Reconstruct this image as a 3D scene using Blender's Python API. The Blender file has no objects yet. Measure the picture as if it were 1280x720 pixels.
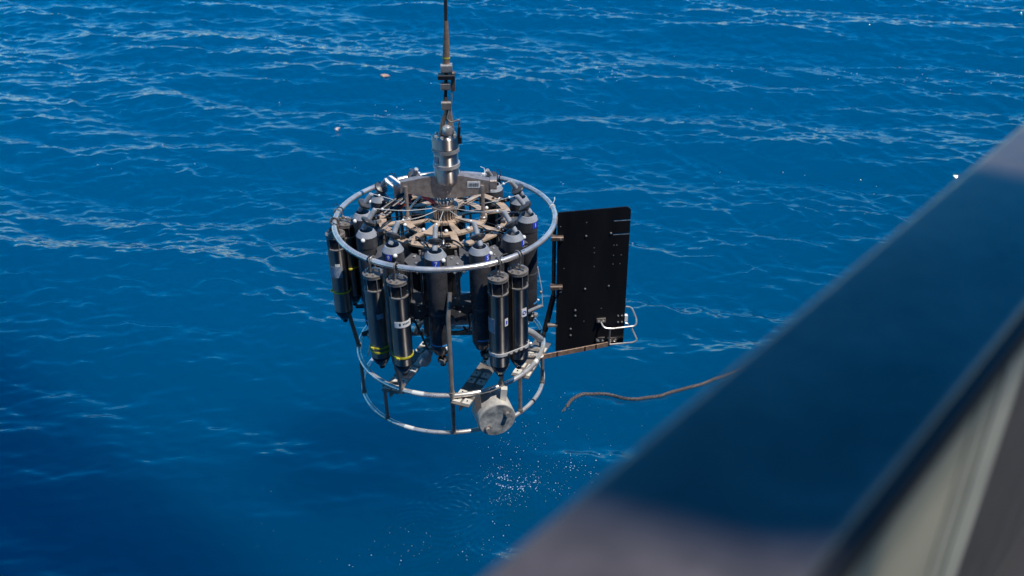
import bpy, math, random
import numpy as np
from mathutils import Vector, Matrix

random.seed(7)
rng = np.random.default_rng(11)
SC = bpy.context.scene
COL = SC.collection
PI = math.pi
R = math.radians

# ------------------------------------------------------------------ camera, sky, sun, exposure
CAM = Vector((.451, -5.6882, 5.1824))
pitch, roll = .5260, .0119
cd = bpy.data.cameras.new('camera')
cam = bpy.data.objects.new('camera', cd)
COL.objects.link(cam)
fw = Vector((0, math.cos(pitch), -math.sin(pitch)))
up0 = Vector((0, math.sin(pitch), math.cos(pitch)))
r0 = Vector((1, 0, 0))
rt = r0 * math.cos(roll) - up0 * math.sin(roll)
up = r0 * math.sin(roll) + up0 * math.cos(roll)
M = Matrix((rt, up, -fw)).transposed().to_4x4()
M.translation = CAM
cam.matrix_world = M
cd.sensor_width = 36
cd.lens = 36 * 1150 / 1280
cd.clip_start = .05
cd.clip_end = 9000
cd.dof.use_dof = True
cd.dof.focus_distance = 6.8
cd.dof.aperture_fstop = 1.95
SC.camera = cam

SUN_AZ, SUN_EL = 120, 64           # clockwise from +Y
sd = Vector((math.sin(R(SUN_AZ)) * math.cos(R(SUN_EL)), math.cos(R(SUN_AZ)) * math.cos(R(SUN_EL)), math.sin(R(SUN_EL))))
W = bpy.data.worlds.new('World')
SC.world = W
W.use_nodes = True
wn = W.node_tree
sky = wn.nodes.new('ShaderNodeTexSky')
sky.sky_type = 'NISHITA'
sky.sun_disc = False
sky.sun_elevation = R(SUN_EL)
sky.sun_rotation = R(SUN_AZ)
sky.air_density = 1.0
sky.dust_density = 0
sky.ozone_density = 1.0
sky.altitude = 1000
hs = wn.nodes.new('ShaderNodeHueSaturation')
hs.inputs['Saturation'].default_value = 1.85
wn.links.new(sky.outputs['Color'], hs.inputs['Color'])
wn.links.new(hs.outputs['Color'], wn.nodes['Background'].inputs['Color'])
wn.nodes['Background'].inputs['Strength'].default_value = .15
sl = bpy.data.lights.new('sun', 'SUN')
sl.energy = 3.95
sl.angle = R(.5)
sl.color = (1, .95, .88)
so = bpy.data.objects.new('sun', sl)
COL.objects.link(so)
so.rotation_euler = (-sd).to_track_quat('-Z', 'Y').to_euler()
so.location = (4, -4, 14)
SC.view_settings.view_transform = 'Standard'
SC.view_settings.look = 'None'
SC.view_settings.exposure = .34
SC.view_settings.gamma = 1

# ------------------------------------------------------------------ materials
def mat(name, color, rough=.5, metal=0., var=.0, scale=20., bump=0., bscale=60., spec=None, color2=None, rvar=0., stretch=None, coat=0.):
    m = bpy.data.materials.new(name)
    m.use_nodes = True
    nt = m.node_tree
    b = nt.nodes['Principled BSDF']
    b.inputs['Base Color'].default_value = (*color, 1)
    b.inputs['Roughness'].default_value = rough
    b.inputs['Metallic'].default_value = metal
    if coat: b.inputs['Coat Weight'].default_value = coat
    if spec is not None: b.inputs['Specular IOR Level'].default_value = spec
    tc = nt.nodes.new('ShaderNodeTexCoord')
    src = tc.outputs['Object']
    if stretch:
        mp = nt.nodes.new('ShaderNodeMapping')
        mp.inputs['Scale'].default_value = stretch
        nt.links.new(src, mp.inputs['Vector']); src = mp.outputs['Vector']
    if var or color2:
        n = nt.nodes.new('ShaderNodeTexNoise')
        n.inputs['Scale'].default_value = scale
        n.inputs['Detail'].default_value = 6
        n.inputs['Roughness'].default_value = .65
        nt.links.new(src, n.inputs['Vector'])
        cr = nt.nodes.new('ShaderNodeValToRGB')
        c2 = color2 or tuple(max(0, c * (1 - var)) for c in color)
        c1 = color if color2 else tuple(min(1, c * (1 + var)) for c in color)
        cr.color_ramp.elements[0].position = .36; cr.color_ramp.elements[1].position = .64
        cr.color_ramp.elements[0].color = (*c2, 1); cr.color_ramp.elements[1].color = (*c1, 1)
        nt.links.new(n.outputs['Fac'], cr.inputs['Fac'])
        nt.links.new(cr.outputs['Color'], b.inputs['Base Color'])
        if rvar:
            mr = nt.nodes.new('ShaderNodeMapRange')
            mr.inputs['To Min'].default_value = max(.02, rough - rvar); mr.inputs['To Max'].default_value = rough + rvar
            nt.links.new(n.outputs['Fac'], mr.inputs['Value']); nt.links.new(mr.outputs['Result'], b.inputs['Roughness'])
    if bump:
        n2 = nt.nodes.new('ShaderNodeTexNoise')
        n2.inputs['Scale'].default_value = bscale
        n2.inputs['Detail'].default_value = 4
        nt.links.new(src, n2.inputs['Vector'])
        bp = nt.nodes.new('ShaderNodeBump')
        bp.inputs['Strength'].default_value = bump
        bp.inputs['Distance'].default_value = .004
        nt.links.new(n2.outputs['Fac'], bp.inputs['Height'])
        nt.links.new(bp.outputs['Normal'], b.inputs['Normal'])
    return m

def turned(name, color, rough, var):
    # lathe-turned metal: fine grooves run round the axis, so highlights spread along it
    m = mat(name, color, rough, 1., var, 9, .03, 60, rvar=.06, stretch=(1, 1, .25))
    nt = m.node_tree
    b = nt.nodes['Principled BSDF']
    t = nt.nodes.new('ShaderNodeTangent')
    t.direction_type = 'RADIAL'; t.axis = 'Z'
    b.inputs['Anisotropic'].default_value = 1.0
    if 'dark' in name:
        b.inputs['Coat Weight'].default_value = .55; b.inputs['Coat Roughness'].default_value = .12
    b.inputs['Anisotropic Rotation'].default_value = .25
    nt.links.new(t.outputs['Tangent'], b.inputs['Tangent'])
    return m

MT = dict(
    sleevepvc=mat('charcoal_pvc', (.055, .056, .062), .40, 0., .2, 30, .06, 120),
    bandsteel=mat('bright_band', (.74, .72, .70), .3, .3, .15, 20, .05, 80),
    tube=mat('satin_steel_tube', (.72, .67, .61), .28, .68, .2, 9, .06, 90, rvar=.08),
    steel=mat('bright_steel', (.52, .48, .44), .26, .65, .25, 25, .05, 80, rvar=.08),
    dull=mat('dull_steel', (.27, .24, .215), .42, .5, .22, 18, .12, 70, rvar=.1),
    brown=mat('brown_steel', (.20, .145, .115), .45, .6, .3, 22, .12, 70, rvar=.1),
    body=turned('turned_dark_steel', (.21, .198, .19), .34, .3),
    swivel=turned('turned_swivel_steel', (.46, .42, .385), .42, .2),
    bronze=mat('tan_plate', (.52, .38, .265), .5, .25, .24, 16, .08, 60),
    yoke=mat('scuffed_titanium', (.36, .30, .265), .42, .55, .25, 26, .15, 90, rvar=.1),
    pvc=mat('dark_pvc', (.042, .042, .046), .27, 0., .3, 10, .05, 120, rvar=.08),
    grey=mat('grey_pvc', (.27, .285, .31), .5, 0., .15, 30, .06, 120),
    mid=mat('mid_grey_plastic', (.075, .077, .085), .5, 0., .18, 30, .06, 120),
    black=mat('black_plastic', (.012, .012, .014), .4, 0., .3, 20),
    dome=mat('blue_black_dome', (.010, .016, .026), .2, 0., .3, 20),
    fin=mat('black_fin_board', (.004, .0045, .006), .42, 0., color2=(.011, .0115, .013), scale=5, bump=.05, bscale=90, spec=.3, rvar=.14, stretch=(1, 1, .18)),
    white=mat('white_plastic', (.80, .79, .76), .45, 0., .06, 30),
    sticker=mat('sticker_white', (.74, .74, .73), .5, 0., .1, 40),
    slabel=mat('blue_grey_sticker', (.26, .31, .38), .5, 0., .3, 60),
    blue=mat('label_blue', (.02, .07, .55), .5),
    tape=mat('sky_blue_tape', (.05, .26, .60), .5, 0., .1, 40),
    yellow=mat('yellow_strap', (.50, .45, .03), .5, 0., .25, 60),
    red=mat('red_plastic', (.55, .05, .045), .4, 0., .15, 30),
    line=mat('pale_line', (.62, .62, .60), .6),
    cream=mat('cream_plate', (.66, .62, .54), .5, .15, .12, 20, .06, 60),
    drum=mat('worn_cream_drum', (.52, .49, .43), .55, .1, color2=(.26, .25, .235), scale=9, bump=.2, bscale=40),
    drumface=mat('mottled_grey_face', (.50, .50, .47), .55, .1, color2=(.11, .13, .145), scale=13, bump=.22, bscale=50),
    cable=mat('dark_cable', (.035, .028, .027), .5, .3, .3, 60, .3, 200),
    sleeve=mat('tan_sleeve', (.26, .17, .12), .5, .3, .3, 40, .2, 150),
    rope=mat('wet_brown_rope', (.12, .096, .086), .55, 0., color2=(.035, .028, .028), scale=70, bump=.6, bscale=160),
    debris=mat('orange_scrap', (.48, .24, .12), .6, 0., color2=(.45, .36, .30), scale=40),
    debris2=mat('pale_scrap', (.36, .26, .24), .6, 0., color2=(.45, .42, .42), scale=40),
    foam_glint=mat('foam_glint_white', (.42, .52, .66), .35),
    cap=mat('navy_cap_paint', (.082, .068, .066), .30, 0., .30, 9, .25, 45, rvar=.08),
    capedge=mat('black_edge', (.010, .010, .012), .6),
    plate=mat('beige_bulwark_paint', (.27, .255, .195), .55, 0., .10, 6, .06, 60),
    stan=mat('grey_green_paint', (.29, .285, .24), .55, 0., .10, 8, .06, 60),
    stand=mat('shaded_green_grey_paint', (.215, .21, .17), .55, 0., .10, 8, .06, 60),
    darkp=mat('dark_grey_paint', (.040, .036, .036), .6, 0., .15, 8, .08, 60),
    deckp=mat('deck_paint', (.015, .014, .014), .7, 0., .25, 5, .2, 60),
    hullp=mat('hull_paint', (.05, .07, .12), .4, 0., .15, 2),
    letter=mat('letter_white', (.85, .85, .85), .5),
    ink=mat('ink_dark', (.03, .035, .05), .5),
)

# ------------------------------------------------------------------ mesh helpers
class G:
    def __init__(s): s.v = []; s.f = []
    def add(s, vs, fs):
        o = len(s.v); s.v += [tuple(v) for v in vs]; s.f += [tuple(i + o for i in f) for f in fs]; return s
    def box(s, c, sz, mtx=None):
        x, y, z = (q / 2 for q in sz)
        vs = [Vector((a * x, b * y, d * z)) for d in (-1, 1) for b in (-1, 1) for a in (-1, 1)]
        if mtx: vs = [mtx @ v for v in vs]
        c = Vector(c)
        return s.add([v + c for v in vs], [(0, 2, 3, 1), (4, 5, 7, 6), (0, 1, 5, 4), (2, 6, 7, 3), (0, 4, 6, 2), (1, 3, 7, 5)])
    def cbox(s, c, sz, ch, mtx=None):
        # box with its four long (x) edges chamfered
        x, y, z = (q / 2 for q in sz)
        pr = [(-y + ch, -z), (y - ch, -z), (y, -z + ch), (y, z - ch), (y - ch, z), (-y + ch, z), (-y, z - ch), (-y, -z + ch)]
        vs = [Vector((sx, p[0], p[1])) for sx in (-x, x) for p in pr]
        if mtx: vs = [mtx @ v for v in vs]
        c = Vector(c)
        fs = [tuple(range(7, -1, -1)), tuple(range(8, 16))] + [(i, (i + 1) % 8, 8 + (i + 1) % 8, 8 + i) for i in range(8)]
        return s.add([v + c for v in vs], fs)
    def lathe(s, prof, n=24, mtx=None, a0=0, a1=2 * PI):
        full = abs(a1 - a0 - 2 * PI) < 1e-6
        m = n if full else n + 1
        vs = []
        for (r, z) in prof:
            for k in range(m):
                a = a0 + (a1 - a0) * k / n
                vs.append(Vector((r * math.cos(a), r * math.sin(a), z)))
        if mtx: vs = [mtx @ v for v in vs]
        fs = []
        for i in range(len(prof) - 1):
            for k in range(n):
                k2 = (k + 1) % m
                fs.append((i * m + k, i * m + k2, (i + 1) * m + k2, (i + 1) * m + k))
        if full:
            if prof[0][0] > 1e-5 and not getattr(s, 'open', False): fs.append(tuple(range(n - 1, -1, -1)))
            if prof[-1][0] > 1e-5 and not getattr(s, 'open', False): fs.append(tuple((len(prof) - 1) * m + k for k in range(n)))
        return s.add(vs, fs)
    def cyl(s, p, q, r, n=16, r2=None):
        p, q = Vector(p), Vector(q); d = q - p
        m = Matrix.Translation(p) @ d.to_track_quat('Z', 'Y').to_matrix().to_4x4()
        return s.lathe([(r, 0), (r if r2 is None else r2, d.length)], n, m)
    def tube(s, pts, r, n=10, closed=False, radii=None):
        pts = [Vector(p) for p in pts]; N = len(pts)
        T = []
        for i in range(N):
            a = pts[i - 1] if (i > 0 or closed) else pts[0]
            b = pts[(i + 1) % N] if (i < N - 1 or closed) else pts[-1]
            T.append((b - a).normalized())
        x = T[0].orthogonal().normalized()
        if closed:
            x = Vector((0, 0, 1)); x = (x - T[0] * x.dot(T[0])).normalized()
        vs = []
        for i in range(N):
            x = (x - T[i] * x.dot(T[i])).normalized()
            y = T[i].cross(x)
            rr = radii[i] if radii else r
            for k in range(n):
                a = 2 * PI * k / n
                vs.append(pts[i] + (x * math.cos(a) + y * math.sin(a)) * rr)
        fs = []
        for i in range(N if closed else N - 1):
            j = (i + 1) % N
            for k in range(n):
                k2 = (k + 1) % n
                fs.append((i * n + k, i * n + k2, j * n + k2, j * n + k))
        if not closed:
            fs.append(tuple(range(n - 1, -1, -1))); fs.append(tuple((N - 1) * n + k for k in range(n)))
        return s.add(vs, fs)
    def ring(s, rad, z, r, n=120, m=12):
        return s.tube([(rad * math.sin(2 * PI * i / n), -rad * math.cos(2 * PI * i / n), z) for i in range(n)], r, m, True)
    def prism(s, poly, z0, z1, mtx=None):
        n = len(poly)
        vs = [Vector((p[0], p[1], z0)) for p in poly] + [Vector((p[0], p[1], z1)) for p in poly]
        if mtx: vs = [mtx @ v for v in vs]
        return s.add(vs, [tuple(range(n - 1, -1, -1)), tuple(range(n, 2 * n))] + [(i, (i + 1) % n, n + (i + 1) % n, n + i) for i in range(n)])
    def annulus(s, ri, ro, z0, z1, n=72):
        return s.lathe_closed([(ro, z0), (ro, z1), (ri, z1), (ri, z0)], n)
    def lathe_closed(s, prof, n=48, mtx=None):
        s.open = True
        s.lathe(prof + [prof[0]], n, mtx)
        s.open = False
        return s
    def ball(s, c, r, n=10, squash=1.):
        prof = [(max(1e-6, r * math.sin(PI * i / 6)), -r * math.cos(PI * i / 6) * squash) for i in range(7)]
        return s.lathe(prof, n, Matrix.Translation(Vector(c)))
    def patch(s, r, a, wa, z0, z1, n=6, t=.0015):
        # a small curved sheet wrapped on a cylinder of radius r at angle a (from -Y towards +X), angular half width wa
        vs = []
        for rr in (r, r + t):
            for z in (z0, z1):
                for k in range(n + 1):
                    q = a - wa + 2 * wa * k / n
                    vs.append(Vector((rr * math.sin(q), -rr * math.cos(q), z)))
        m = n + 1
        fs = [(2 * m + k, 2 * m + k + 1, 3 * m + k + 1, 3 * m + k) for k in range(n)]
        fs += [(k, m + k, m + k + 1, k + 1) for k in range(n)]
        fs += [(m + k, 3 * m + k, 3 * m + k + 1, m + k + 1) for k in range(n)] + [(k, k + 1, 2 * m + k + 1, 2 * m + k) for k in range(n)]
        fs += [(0, 2 * m, 3 * m, m), (n, m + n, 3 * m + n, 2 * m + n)]
        return s.add(vs, fs)
    def mesh(s, name, m, sharp=35):
        me = bpy.data.meshes.new(name)
        me.from_pydata(s.v, [], s.f)
        me.materials.append(m)
        me.validate()
        me.polygons.foreach_set('use_smooth', [True] * len(me.polygons))
        me.set_sharp_from_angle(angle=R(sharp))
        me.update()
        return me

def link(name, me, parent=None, loc=(0, 0, 0), rz=0., label=None):
    o = bpy.data.objects.new(name, me)
    COL.objects.link(o)
    o.location = loc
    o.rotation_euler = (0, 0, rz)
    if parent: o.parent = parent
    if label: o['label'] = label
    return o

def part(name, g, m, parent, loc=(0, 0, 0), rz=0., label=None, sharp=35):
    return link(name, g.mesh(name, MT[m], sharp), parent, loc, rz, label)

def thing(name, label, cat, loc=(0, 0, 0), group=None):
    o = bpy.data.objects.new(name, None)
    COL.objects.link(o)
    o.location = loc
    o['label'] = label; o['category'] = cat
    if group: o['group'] = group
    return o

def text_mesh(s, size, m, mtx):
    c = bpy.data.curves.new('number', 'FONT')
    c.body = s; c.size = size; c.align_x = 'CENTER'; c.align_y = 'CENTER'; c.extrude = .0004
    o = bpy.data.objects.new('number', c)
    COL.objects.link(o)
    dg = bpy.context.evaluated_depsgraph_get()
    me = bpy.data.meshes.new_from_object(o.evaluated_get(dg))
    bpy.data.objects.remove(o)
    me.transform(mtx)
    me.materials.clear(); me.materials.append(MT[m])
    return me

def arc(r, a0, a1, z, n):
    return [Vector((r * math.sin(a0 + (a1 - a0) * i / n), -r * math.cos(a0 + (a1 - a0) * i / n), z)) for i in range(n + 1)]

def pol(r, th, z): return Vector((r * math.sin(R(th)), -r * math.cos(R(th)), z))

def bend(pts, rad=.03, n=5):
    """round the corners of a polyline"""
    pts = [Vector(p) for p in pts]
    out = [pts[0]]
    for a, b, c in zip(pts, pts[1:], pts[2:]):
        d1 = (a - b); d2 = (c - b)
        k = min(rad, d1.length * .45, d2.length * .45)
        p, q = b + d1.normalized() * k, b + d2.normalized() * k
        for i in range(n + 1):
            t = i / n
            out.append(p * (1 - t) ** 2 + b * 2 * t * (1 - t) + q * t * t)
    out.append(pts[-1])
    return out

# ------------------------------------------------------------------ water
WX, WY = CAM.x, CAM.y
def graded(segs):
    out = []
    for a, b, k in segs: out += list(np.linspace(a, b, k, endpoint=False))
    return np.array(out)
th = np.concatenate([graded([(-180, -42, 50)]), np.linspace(-42, 42, 960, endpoint=False), graded([(42, 180, 50)])])
th = np.radians(th)
rr = np.concatenate([np.geomspace(.2, 3.5, 22, endpoint=False), np.geomspace(3.5, 4.4, 40, endpoint=False), np.geomspace(4.4, 7.4, 260, endpoint=False),
                     np.geomspace(7.4, 29, 560, endpoint=False), np.geomspace(29, 120, 64, endpoint=False), np.geomspace(120, 6000, 24)])
TH, RR = np.meshgrid(th, rr)
X = WX + RR * np.sin(TH); Y = WY + RR * np.cos(TH)
dth = np.gradient(th); drr = np.gradient(rr)
SP = np.maximum(RR * dth[None, :], np.broadcast_to(drr[:, None], RR.shape))

def vnoise(x, y, seed):
    g = np.random.default_rng(seed).random((64, 64))
    xi = np.floor(x).astype(int); yi = np.floor(y).astype(int)
    fx = x - xi; fy = y - yi
    fx = fx * fx * (3 - 2 * fx); fy = fy * fy * (3 - 2 * fy)
    a = g[xi % 64, yi % 64]; b = g[(xi + 1) % 64, yi % 64]; c = g[xi % 64, (yi + 1) % 64]; d = g[(xi + 1) % 64, (yi + 1) % 64]
    return (a * (1 - fx) + b * fx) * (1 - fy) + (c * (1 - fx) + d * fx) * fy

WAVES = []
NW = 150
for i in range(NW):
    lam = .11 * (9.0 / .11) ** ((i + rng.random()) / NW)
    spread = 28 if lam > 1.2 else 40
    ang = R(rng.normal(-104, spread * .72))        # travelling towards the ship, a little from the right
    slope = .0340 * (1.5 if lam < .5 else 1.0 if lam < .9 else (.9 / lam) ** .55)
    WAVES.append((lam, ang, slope, rng.random() * 2 * PI))
DRIPS = [(-.30, -.55), (.35, -.50), (.10, .19), (-.08, -.28), (.55, -.29), (.23, .09), (.02, -.05), (.40, -.12)]

def height(x, y, sp=None):
    dist = np.hypot(x - WX, y - WY)
    # short waves grow with distance from the lee of the ship, and come in gust patches
    ca, sa = math.cos(R(-14)), math.sin(R(-14))
    u = x * ca - y * sa; v = x * sa + y * ca
    gust = vnoise(u / 3.2 + 9, v / 1.3 + 4, 3) * .6 + vnoise(u / 1.1 + 2, v / .5 + 7, 5) * .4
    lee = np.clip((dist - 5.8) / 6.0, 0, 1)
    lee = .30 + .70 * lee * lee * (3 - 2 * lee)
    short = lee * (.45 + 1.1 * gust)
    h = np.zeros_like(x); hs = np.zeros_like(x)
    for lam, ang, slope, ph in WAVES:
        k = 2 * PI / lam
        a = slope / k
        w = 1.0
        if sp is not None:
            w = np.clip((lam / sp - 2.0) / 1.6, 0, 1)
        s = np.sin(k * (x * math.cos(ang) + y * math.sin(ang)) + ph)
        if lam < .6: hs += a * w * s
        else: h += a * w * s * (.9 + .1 * lee)
    h = h + hs * short
    h = h + .3 * np.clip(h, 0, None) ** 2
    # rings where the instrument drips on to the calm water
    for i, (cx, cy) in enumerate(DRIPS):
        d = np.hypot(x - cx, y - cy)
        lam = .055 + .008 * (i % 3)
        w = np.exp(-((d - .22 - .05 * (i % 2)) / .17) ** 2)
        if sp is not None: w = w * np.clip((lam / sp - 2.5) / 2, 0, 1)
        d2 = d + .05 * (vnoise(x * 4 + 20, y * 4 + 20, 8 + i) - .5)
        h = h + .0034 * w * vnoise(x * 3 + 40, y * 3 + 9, 21 + i) * np.sin(2 * PI * d2 / lam + i)
    return h
Z = height(X, Y, SP)
nr, nt_ = X.shape
verts = np.stack([X, Y, Z], -1).reshape(-1, 3)
idx = np.arange(nr * nt_).reshape(nr, nt_)
jn = np.roll(idx, -1, 1)
quads = np.stack([idx[:-1], idx[1:], jn[1:], jn[:-1]], -1).reshape(-1, 4)
me = bpy.data.meshes.new('water')
nv, nf = len(verts), len(quads)
me.vertices.add(nv + 1)
allv = np.vstack([verts, [[WX, WY, 0]]]).astype(np.float32)
me.vertices.foreach_set('co', allv.ravel())
me.loops.add(nf * 4 + nt_ * 3)
cent = np.stack([np.full(nt_, nv), idx[0], jn[0]], -1)
me.loops.foreach_set('vertex_index', np.concatenate([quads.ravel(), cent.ravel()]).astype(np.int32))
me.polygons.add(nf + nt_)
ls = np.concatenate([np.arange(nf) * 4, nf * 4 + np.arange(nt_) * 3]).astype(np.int32)
me.polygons.foreach_set('loop_start', ls)
me.polygons.foreach_set('use_smooth', np.ones(nf + nt_, dtype=bool))
me.update(calc_edges=True)
me.validate()
if me.polygons[nf // 2].normal.z < 0: me.flip_normals()

wm = bpy.data.materials.new('deep_blue_water')
wm.use_nodes = True
nt = wm.node_tree
b = nt.nodes['Principled BSDF']
b.inputs['Base Color'].default_value = (.0, .056, .132, 1)
b.subsurface_method = 'BURLEY'
b.inputs['Subsurface Weight'].default_value = 1.0
b.inputs['Subsurface Radius'].default_value = (.8, .95, 1.0)
b.inputs['Subsurface Scale'].default_value = 9
b.inputs['Roughness'].default_value = .035
b.inputs['IOR'].default_value = 1.40
geo = nt.nodes.new('ShaderNodeNewGeometry')
mp = nt.nodes.new('ShaderNodeMapping')
mp.inputs['Rotation'].default_value = (0, 0, R(12))
mp.inputs['Scale'].default_value = (.42, 1.35, 1)
nt.links.new(geo.outputs['Position'], mp.inputs['Vector'])
n1 = nt.nodes.new('ShaderNodeTexNoise')
n1.inputs['Scale'].default_value = 7; n1.inputs['Detail'].default_value = 3; n1.inputs['Roughness'].default_value = .6; n1.inputs['Distortion'].default_value = .4
nt.links.new(mp.outputs['Vector'], n1.inputs['Vector'])
# bump only where the water is out of the ship's lee
dst = nt.nodes.new('ShaderNodeVectorMath'); dst.operation = 'DISTANCE'
dst.inputs[1].default_value = (WX, WY, 0)
nt.links.new(geo.outputs['Position'], dst.inputs[0])
mr = nt.nodes.new('ShaderNodeMapRange')
mr.inputs['From Min'].default_value = 6; mr.inputs['From Max'].default_value = 15
mr.inputs['To Min'].default_value = .22; mr.inputs['To Max'].default_value = .9
nt.links.new(dst.outputs['Value'], mr.inputs['Value'])
bp = nt.nodes.new('ShaderNodeBump')
bp.inputs['Distance'].default_value = .017
nt.links.new(mr.outputs['Result'], bp.inputs['Strength'])
nt.links.new(n1.outputs['Fac'], bp.inputs['Height'])
nt.links.new(bp.outputs['Normal'], b.inputs['Normal'])
me.materials.append(wm)
wo = link('water', me)
wo['kind'] = 'structure'

def wz(x, y): return float(height(np.array([x]), np.array([y]))[0])

# ------------------------------------------------------------------ the ship: hull, deck, bulwark
T = Vector((math.sin(R(42.5)), math.cos(R(42.5)), 0))      # along the rail, ahead and to the right
Q = Vector((T.y, -T.x, 0))                                  # inboard
SH = Matrix((T, Q, Vector((0, 0, 1)))).transposed().to_4x4()
SH.translation = Vector((CAM.x, CAM.y, 0))
CAPZ = CAM.z - .5
DECKZ = CAPZ - 1.05
def ship(name, g, m, parent=None, label=None, sharp=35):
    return part(name, g, m, parent, label=label, sharp=sharp)
def S(x, y, z): return (x, y, z)
for nm, g, m in (('ship_hull', G().box((2, 4.67, (DECKZ - .06 - 1.5) / 2), (46, 9.8, DECKZ - .06 + 1.5)), 'hullp'),
                 ('deck', G().box((2, 1.87, DECKZ - .028), (26, 4.2, .056)), 'deckp')):
    o = ship(nm, g, m); o.matrix_world = SH; o['kind'] = 'structure'

bul = thing('ship_bulwark', 'out of focus ship side rail with wide dark navy cap over beige plating', 'railing', (0, 0, 0))
bul.matrix_world = SH @ Matrix.Translation((0, 0, DECKZ))
def bp_(name, g, m, label=None):
    return part(name, g, m, bul, label=label)
CZ = CAPZ - DECKZ
g = G()
# rounded cap section swept along the rail
sec = []
y0, y1, zt, zb, rd = -.331, -.155, CZ, CZ - .05, .012
for cx, cz, a0 in ((y1 - rd, zt - rd, 0), (y0 + rd, zt - rd, 90), (y0 + rd, zb + rd, 180), (y1 - rd, zb + rd, 270)):
    for k in range(5):
        a = R(a0 + 90 * k / 4)
        sec.append((cx + rd * math.cos(a), cz + rd * math.sin(a)))
n = len(sec)
vs = [(x, p[0], p[1]) for x in (-6, 14) for p in sec]
g.add(vs, [tuple(range(n)), tuple(range(2 * n - 1, n - 1, -1))] + [(i, n + i, n + (i + 1) % n, (i + 1) % n) for i in range(n)])
bp_('cap_rail', g, 'cap')
bp_('edge_strip', G().box((4, -.1505, CZ - .028), (20, .008, .036)), 'capedge')  # near-black strip along the cap's inboard edge
bp_('bulwark_plate', G().box((-2.59, -.190, (CZ - .05) / 2), (7.40, .012, CZ - .054)), 'plate', 'beige painted inner plating')
bp_('bulwark_plate', G().box((7.6, -.190, (CZ - .05) / 2), (12.8, .012, CZ - .054)), 'darkp', 'dark grey inner plating')
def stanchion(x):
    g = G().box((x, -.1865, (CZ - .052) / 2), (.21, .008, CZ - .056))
    bp_('stanchion', g, 'stand')  # darker tone stands for the stanchion's shaded side
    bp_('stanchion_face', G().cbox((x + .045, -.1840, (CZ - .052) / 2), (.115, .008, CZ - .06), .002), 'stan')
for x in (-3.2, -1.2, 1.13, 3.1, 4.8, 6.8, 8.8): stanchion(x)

# added unseen upper works: block and slab shaped to shade the near water
g = G().box((-5, 15.3, (20 + DECKZ) / 2), (18, 12, 20 - DECKZ))
g.box((-4.4, 2.17, 20.15), (17.6, 9.36, .3))
for x in (-12, -7, -3, .4): g.box((x, 8.05, 20.1), (.3, 2.5, .2))
o = part('added_upper_works', g, 'stan', None); o.matrix_world = SH; o['kind'] = 'structure'

# added unseen plate and strut overhead, put there to shade the middle of the rail
dv = thing('rail_shade_blocker', 'added grey plate overhead, out of view, that shades the middle of the rail', 'shade_blocker', (0, 0, 0))
dv.matrix_world = SH @ Matrix.Translation((0, 0, DECKZ))
part('blocker_plate', G().prism([(1.20, 3.41), (2.14, 3.41), (2.19, 3.73), (1.40, 3.73), (1.31, 3.63), (1.26, 3.50)], CZ + 8.0, CZ + 8.06), 'stan', dv)
part('blocker_strut', G().tube([(1.8, 3.57, CZ + 8.05), (1.8, 3.57, CZ + 10), (1.8, 9.2, CZ + 10), (1.8, 9.2, 0)], .03, 12), 'stan', dv)

# ------------------------------------------------------------------ the rosette
Z0 = 1.10
ros = thing('water_sampling_rosette', 'round steel frame of upright sampling bottles hanging over the blue sea on a cable', 'water sampler', (0, 0, Z0))
def rp(name, g, m, parent=None, label=None, sharp=35, at=None, rz=0.):
    """a part in rosette coordinates (z is height above the sea)"""
    return part(name, g, m, ros, (0, 0, -Z0) if at is None else (at[0], at[1], at[2] - Z0), rz, label, sharp)
def sp(name, g, m, parent, label=None):
    return part(name, g, m, parent, label=label)

ZT, ZL, ZB, RT, RL = 2.45, 1.4386, 1.1216, .75, .6777
rp('top_ring', G().ring(RT, ZT, .0188), 'tube')
rp('lower_ring', G().ring(RL, ZL, .0170), 'tube')
rp('bottom_ring', G().ring(RL, ZB, .0150), 'tube')
# outer posts, vertical and then bent in to the lower ring
for thd, r_top, z_bend in ((-27, .75, 1.78), (33, .715, 1.78), (92, .75, 1.76), (151, .75, 1.78), (211, .75, 1.78), (-84, .735, 1.80)):
    pts = bend([pol(r_top, thd, ZT - .02), pol(r_top, thd, z_bend), pol(RL, thd, ZL + .01)], .07)
    rp('frame_post', G().tube(pts, .0150, 12), 'brown' if thd in (92, -84) else 'dull')
rp('frame_post', G().tube([pol(RL, 3.2, ZB + .01), pol(RL, 3.2, 2.05), pol(.60, 5, 2.20)], .0155, 12), 'dull')
for thd in (-72, -40.5, 2.7 + 180, 47.5, 80, 135, 225):
    rp('short_strut', G().tube([pol(RL, thd, ZB), pol(RL, thd, ZL)], .0135, 10), 'dull')
# black hose sleeve on the bent right-hand post
p1, p2 = pol(.752, 92, 1.80), pol(.69, 92, 1.50)
rp('post_sleeve', G().tube([p1, p1.lerp(p2, .5), p2], .0215, 12), 'black')
# cross tubes in the foot of the frame
for y, z in ((.10, ZL), (.36, ZL)):
    hx = math.sqrt(RL ** 2 - y * y)
    rp('cross_tube', G().tube([(-hx, y, z), (hx, y, z)], .018, 10), 'brown')
rp('cross_tube', G().tube([(-.30, .02, 1.62), (.34, .0, 1.60)], .024, 12), 'tube')
rp('cross_tube', G().tube([(-.25, .03, 1.70), (.32, .03, 1.70)], .022, 12), 'grey')
rp('cross_tube', G().tube([(-.05, -.10, 1.80), (.32, -.06, 1.80)], .018, 12), 'tube')
rp('gauge_rod', G().tube([(.06, -.14, 1.60), (.26, -.08, 1.63)], .008, 8), 'sleeve')

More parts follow.
